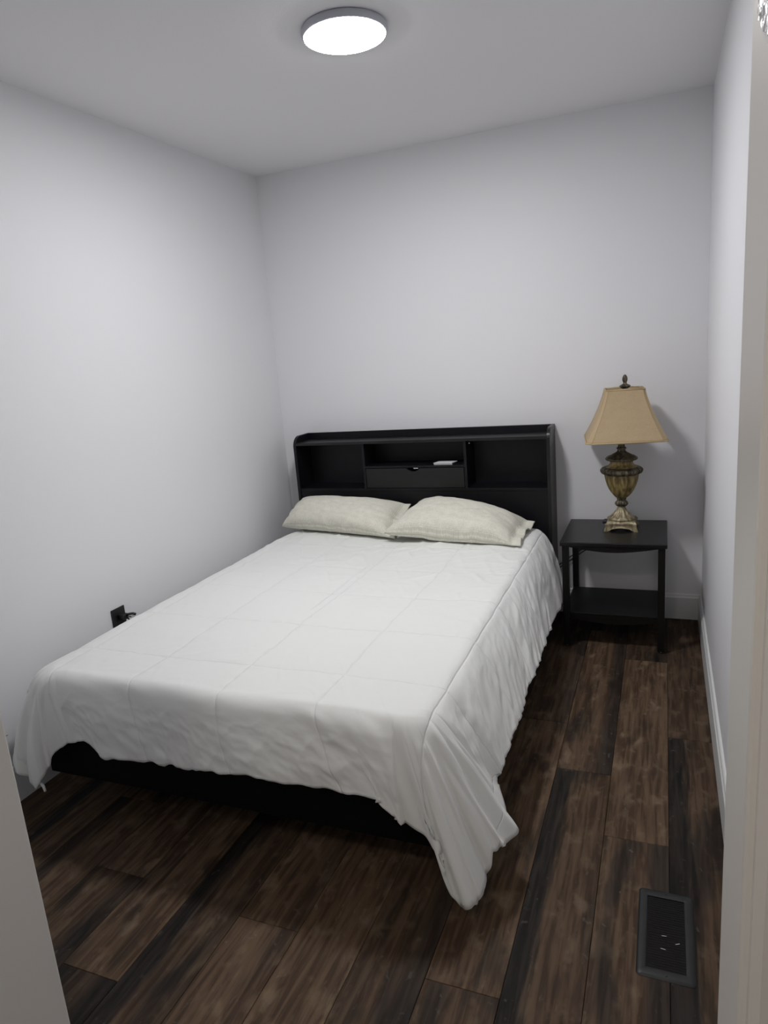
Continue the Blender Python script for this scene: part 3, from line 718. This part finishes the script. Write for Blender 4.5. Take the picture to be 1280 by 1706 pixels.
# shade: square bell with clipped corners
SB, ST, SZ0, SZ1 = .176, .084, .438, .668
def shade_ring(h, cut):
    q = h - cut
    return [(q, -h), (h, -q), (h, q), (q, h), (-q, h), (-h, q), (-h, -q), (-q, -h)]
def shade_w(f):      # bell curve: flared foot
    return ST + (SB - ST) * ((1 - f) ** 1.55 * .62 + (1 - f) * .38) 
def shade_mesh():
    bm = bmesh.new(); sub = 8; nz = 22; uvl = bm.loops.layers.uv.new('UVMap'); rings = []
    for i in range(nz + 1):
        f = i / nz; z = SZ0 + (SZ1 - SZ0) * f; h = shade_w(f); base = shade_ring(h, h * .13)
        row = []
        for k in range(8):
            a, b = base[k], base[(k + 1) % 8]
            for s in range(sub):
                t = s / sub; bow = 1 + .0
                dz = 0
                if k % 2 == 1 or True:
                    wave = math.sin(math.pi * t) * (.004 if k % 2 == 1 else 0)
                row.append(bm.verts.new((a[0] + (b[0] - a[0]) * t, a[1] + (b[1] - a[1]) * t, z + (wave if i == nz else -wave if i == 0 else 0))))
        rings.append(row)
    n = len(rings[0])
    for i in range(nz):
        for k in range(n):
            f_ = bm.faces.new((rings[i][k], rings[i][(k + 1) % n], rings[i + 1][(k + 1) % n], rings[i + 1][k]))
            for lp, (uu, vv) in zip(f_.loops, ((k, i), (k + 1, i), (k + 1, i + 1), (k, i + 1))): lp[uvl].uv = (uu / n * 1.2, vv / nz * .3)
    return bm
sh = obj('lamp_shade', shade_mesh(), M['shade'], lamp, smooth=True, autos=35, loc=(.012, 0, 0), rot=(0, 0, math.radians(7)))
sd = sh.modifiers.new('thickness', 'SOLIDIFY'); sd.thickness = .002; sd.offset = -1
def trim_loop(f, r):
    h = shade_w(f) + .0006; pts = shade_ring(h, h * .13); z = SZ0 + (SZ1 - SZ0) * f
    P = [(x, y, z) for x, y in pts]; bm = bmesh.new()
    for a, b in zip(P, P[1:] + P[:1]): tube(bm, [a, b], r, 6)
    return bm
for f, r in ((0.004, .0032), (.996, .0026)):
    obj('shade_binding', trim_loop(f, r), M['shade_trim'], sh, smooth=True)
for k in range(8):
    obj('shade_seam', tube(bmesh.new(), [(shade_ring(shade_w(f) + .0004, shade_w(f) * .13)[k][0], shade_ring(shade_w(f) + .0004, shade_w(f) * .13)[k][1], SZ0 + (SZ1 - SZ0) * f) for f in [i / 14 for i in range(15)]], .0011, 5), M['shade_trim'], sh, smooth=True)
bm = bmesh.new()
for a in (0, math.pi / 2, math.pi, 1.5 * math.pi):
    tube(bm, [(0, 0, .6605), (.079 * math.cos(a), .079 * math.sin(a), .6625)], .0015, 6)
obj('spider', bm, M['bronze'], sh)
obj('finial', lathe([(.006, .667), (.010, .674), (.018, .679), (.0235, .685), (.0225, .690), (.014, .694), (.008, .698), (.0075, .703), (.0105, .710), (.0115, .719), (.010, .728), (.0065, .735), (.001, .739)], 64, lambda t, z, r: r * (1 + .06 * math.cos(10 * t + z * 200))), M['bronze'], lamp, smooth=True, loc=(.016, 0, -.008))
# switch knob and cord at the back left of the foot
obj('switch', lathe([(.004, 0), (.004, .012), (.007, .014), (.007, .022), (.005, .024)], 14), M['black_plastic'], lamp, smooth=True, loc=(-.066, .02, .022), rot=(0, -math.pi / 2, 0))
cord_pts = [(-.05, .058, .005), (-.062, .085, .0035), (-.07, .12, .0035), (-.08, .155, .0035), (-.092, .176, -.002), (-.105, .180, -.04), (-.13, .180, -.10), (-.19, .180, -.155), (-.26, .180, -.205), (-.33, .178, -.26)]
for dz in (0, -.018):
    obj('cord', tube(bmesh.new(), [(x, y, z + (dz if k > 4 else 0)) if not dz else (x + (0 if k > 4 else .012), y, z + (dz if k > 4 else 0)) for k, (x, y, z) in enumerate(cord_pts)], .0024, 8), M['black_plastic'], lamp, smooth=True)
# ------------------------------------------------------------------ card box on the headboard shelf
cb = empty('card_box', (1.036, -.154, .843), 'small white and grey flat box on the middle headboard shelf', 'box')
obj('box_body', B(-.050, .050, -.030, .030, .0003, .009, bev=.001), M['grey_side'], cb)
obj('box_lid', prism([(-.051, -.031), (.049, -.031), (.062, .028), (-.040, .028)], 'z', .0092, .0125, bev=.0006), M['silver'], cb)

# ------------------------------------------------------------------ outlet on the left wall
ow = empty('wall_outlet', (0, -1.524, .432), 'black outlet cover on the left wall above the comforter edge', 'outlet')
obj('cover_plate', B(0.0005, .0065, -.037, .037, -.062, .062, bev=.002), M['black_plastic'], ow)
for dz in (-.02, .02): obj('socket', B(.0066, .008, -.016, .016, dz - .014, dz + .014, bev=.0006), M['black_metal'], ow)
pg = empty('plug', (.0085, -1.520, .455), 'black charger plug in the outlet on the left wall', 'plug')
obj('plug_body', B(0, .030, -.014, .018, -.012, .012, bev=.004), M['black_plastic'], pg)
obj('prong_sleeve', tube(bmesh.new(), [(.026, .004, .004), (.040, .010, .010), (.052, .018, .010), (.060, .026, .004)], .0055, 10), M['black_plastic'], pg, smooth=True)
o = obj('connector', B(.036, .052, .010, .030, -.006, .002, bev=.001), M['chrome'], pg); tag(o, 'bright metal connector')
obj('cord', tube(bmesh.new(), [(.024, .0, -.006), (.030, .010, -.010), (.038, .02, -.03), (.030, .03, -.12), (.022, .05, -.28), (.02, .06, -.44)], .003, 8), M['black_plastic'], pg, smooth=True)

# ------------------------------------------------------------------ floor vent
VX0, VX1, VY0, VY1 = 2.058, 2.188, -2.217, -1.941
vc = ((VX0 + VX1) / 2, (VY0 + VY1) / 2); vw, vl = (VX1 - VX0) / 2, (VY1 - VY0) / 2
vt = empty('floor_vent', (vc[0], vc[1], 0), 'dark grey metal floor vent with louvres by the right wall', 'vent')
def vent_frame():
    bm = bmesh.new()
    def rr(hx, hy, r, z, n=5):
        out = []
        for cx_, cy_, a0 in ((hx - r, hy - r, 0), (-hx + r, hy - r, 90), (-hx + r, -hy + r, 180), (hx - r, -hy + r, 270)):
            for k in range(n + 1):
                a = math.radians(a0 + 90 * k / n); out.append(bm.verts.new((cx_ + r * math.cos(a), cy_ + r * math.sin(a), z)))
        return out
    L_ = [rr(vw, vl, .010, .0003), rr(vw - .001, vl - .001, .010, .0018), rr(vw - .006, vl - .006, .008, .0045), rr(vw - .019, vl - .024, .003, .0050), rr(vw - .021, vl - .026, .002, .0040), rr(vw - .021, vl - .026, .002, .0005)]
    n = len(L_[0])
    for a, b in zip(L_, L_[1:]):
        for i in range(n): bm.faces.new((a[i], a[(i + 1) % n], b[(i + 1) % n], b[i]))
    return bm
obj('frame', vent_frame(), M['vent'], vt, smooth=True, autos=30)
obj('shade_plate', B(-vw + .019, vw - .019, -vl + .022, vl - .022, .0002, .0009), M['vent_dark'], vt)  # flat dark plate on the planks, painted shade in place of an open duct
ns_ = 30; span = 2 * (vl - .028)
sl = bmesh.new(); box(sl, -vw + .0225, vw - .0225, -.0016, .0016, -.0004, .0004)
s0 = obj('louvre', sl, M['louvre'], vt)
for k in range(ns_):
    y = -span / 2 + span * (k + .5) / ns_
    o = s0 if k == 0 else s0.copy()
    if k: COL.objects.link(o)
    o.parent = vt; o.location = (0, y, .0028); o.rotation_euler = (math.radians(38), 0, 0)
for y in (-vl + .012, vl - .012): o = obj('screw', lathe([(.003, .0047), (.003, .0056), (.001, .006)], 10), M['vent'], vt, loc=(0, y, 0))
for (x, y, a) in ((-.004, -.012, .1), (.026, -.028, .5), (-.006, -.052, -.1)):
    o = obj('scratch', B(-.0055, .0055, -.0005, .0005, 0, .0004), M['silver'], vt, loc=(x, y, .0042), rot=(0, 0, a)); tag(o, 'small bright scratch on a louvre')

# ------------------------------------------------------------------ crumpled clear film stuck on the inner face of the right door jamb
bm = bmesh.new(); nu, nv = 30, 44; g = []
for i in range(nu + 1):
    r_ = []
    for j in range(nv + 1):
        u = i / nu; v = j / nv; y = -.078 * u; z = .17 * v - .030 * u * (1 - v) + .004 * (1 - v) * math.sin(u * 9) + .006 * (1 - v) * mnoise.noise(Vector((u * 9, 2.2, .7)))
        d = .0004 + .0016 * abs(mnoise.noise(Vector((u * 5, v * 8, .3)))) + .0018 * abs(mnoise.noise(Vector((u * 12, v * 19, 4.3)))) + .0012 * abs(mnoise.noise(Vector((u * 25, v * 41, 1.3))))
        r_.append(bm.verts.new((-d, y, z)))
    g.append(r_)
for i in range(nu):
    for j in range(nv): bm.faces.new((g[i][j], g[i + 1][j], g[i + 1][j + 1], g[i][j + 1]))
pf = obj('plastic_film', bm, M['film'], None, loc=(JR - .0004, YF - .046, 1.604))
tag(pf, 'crumpled clear plastic film stuck on the right door jamb', 'plastic film')
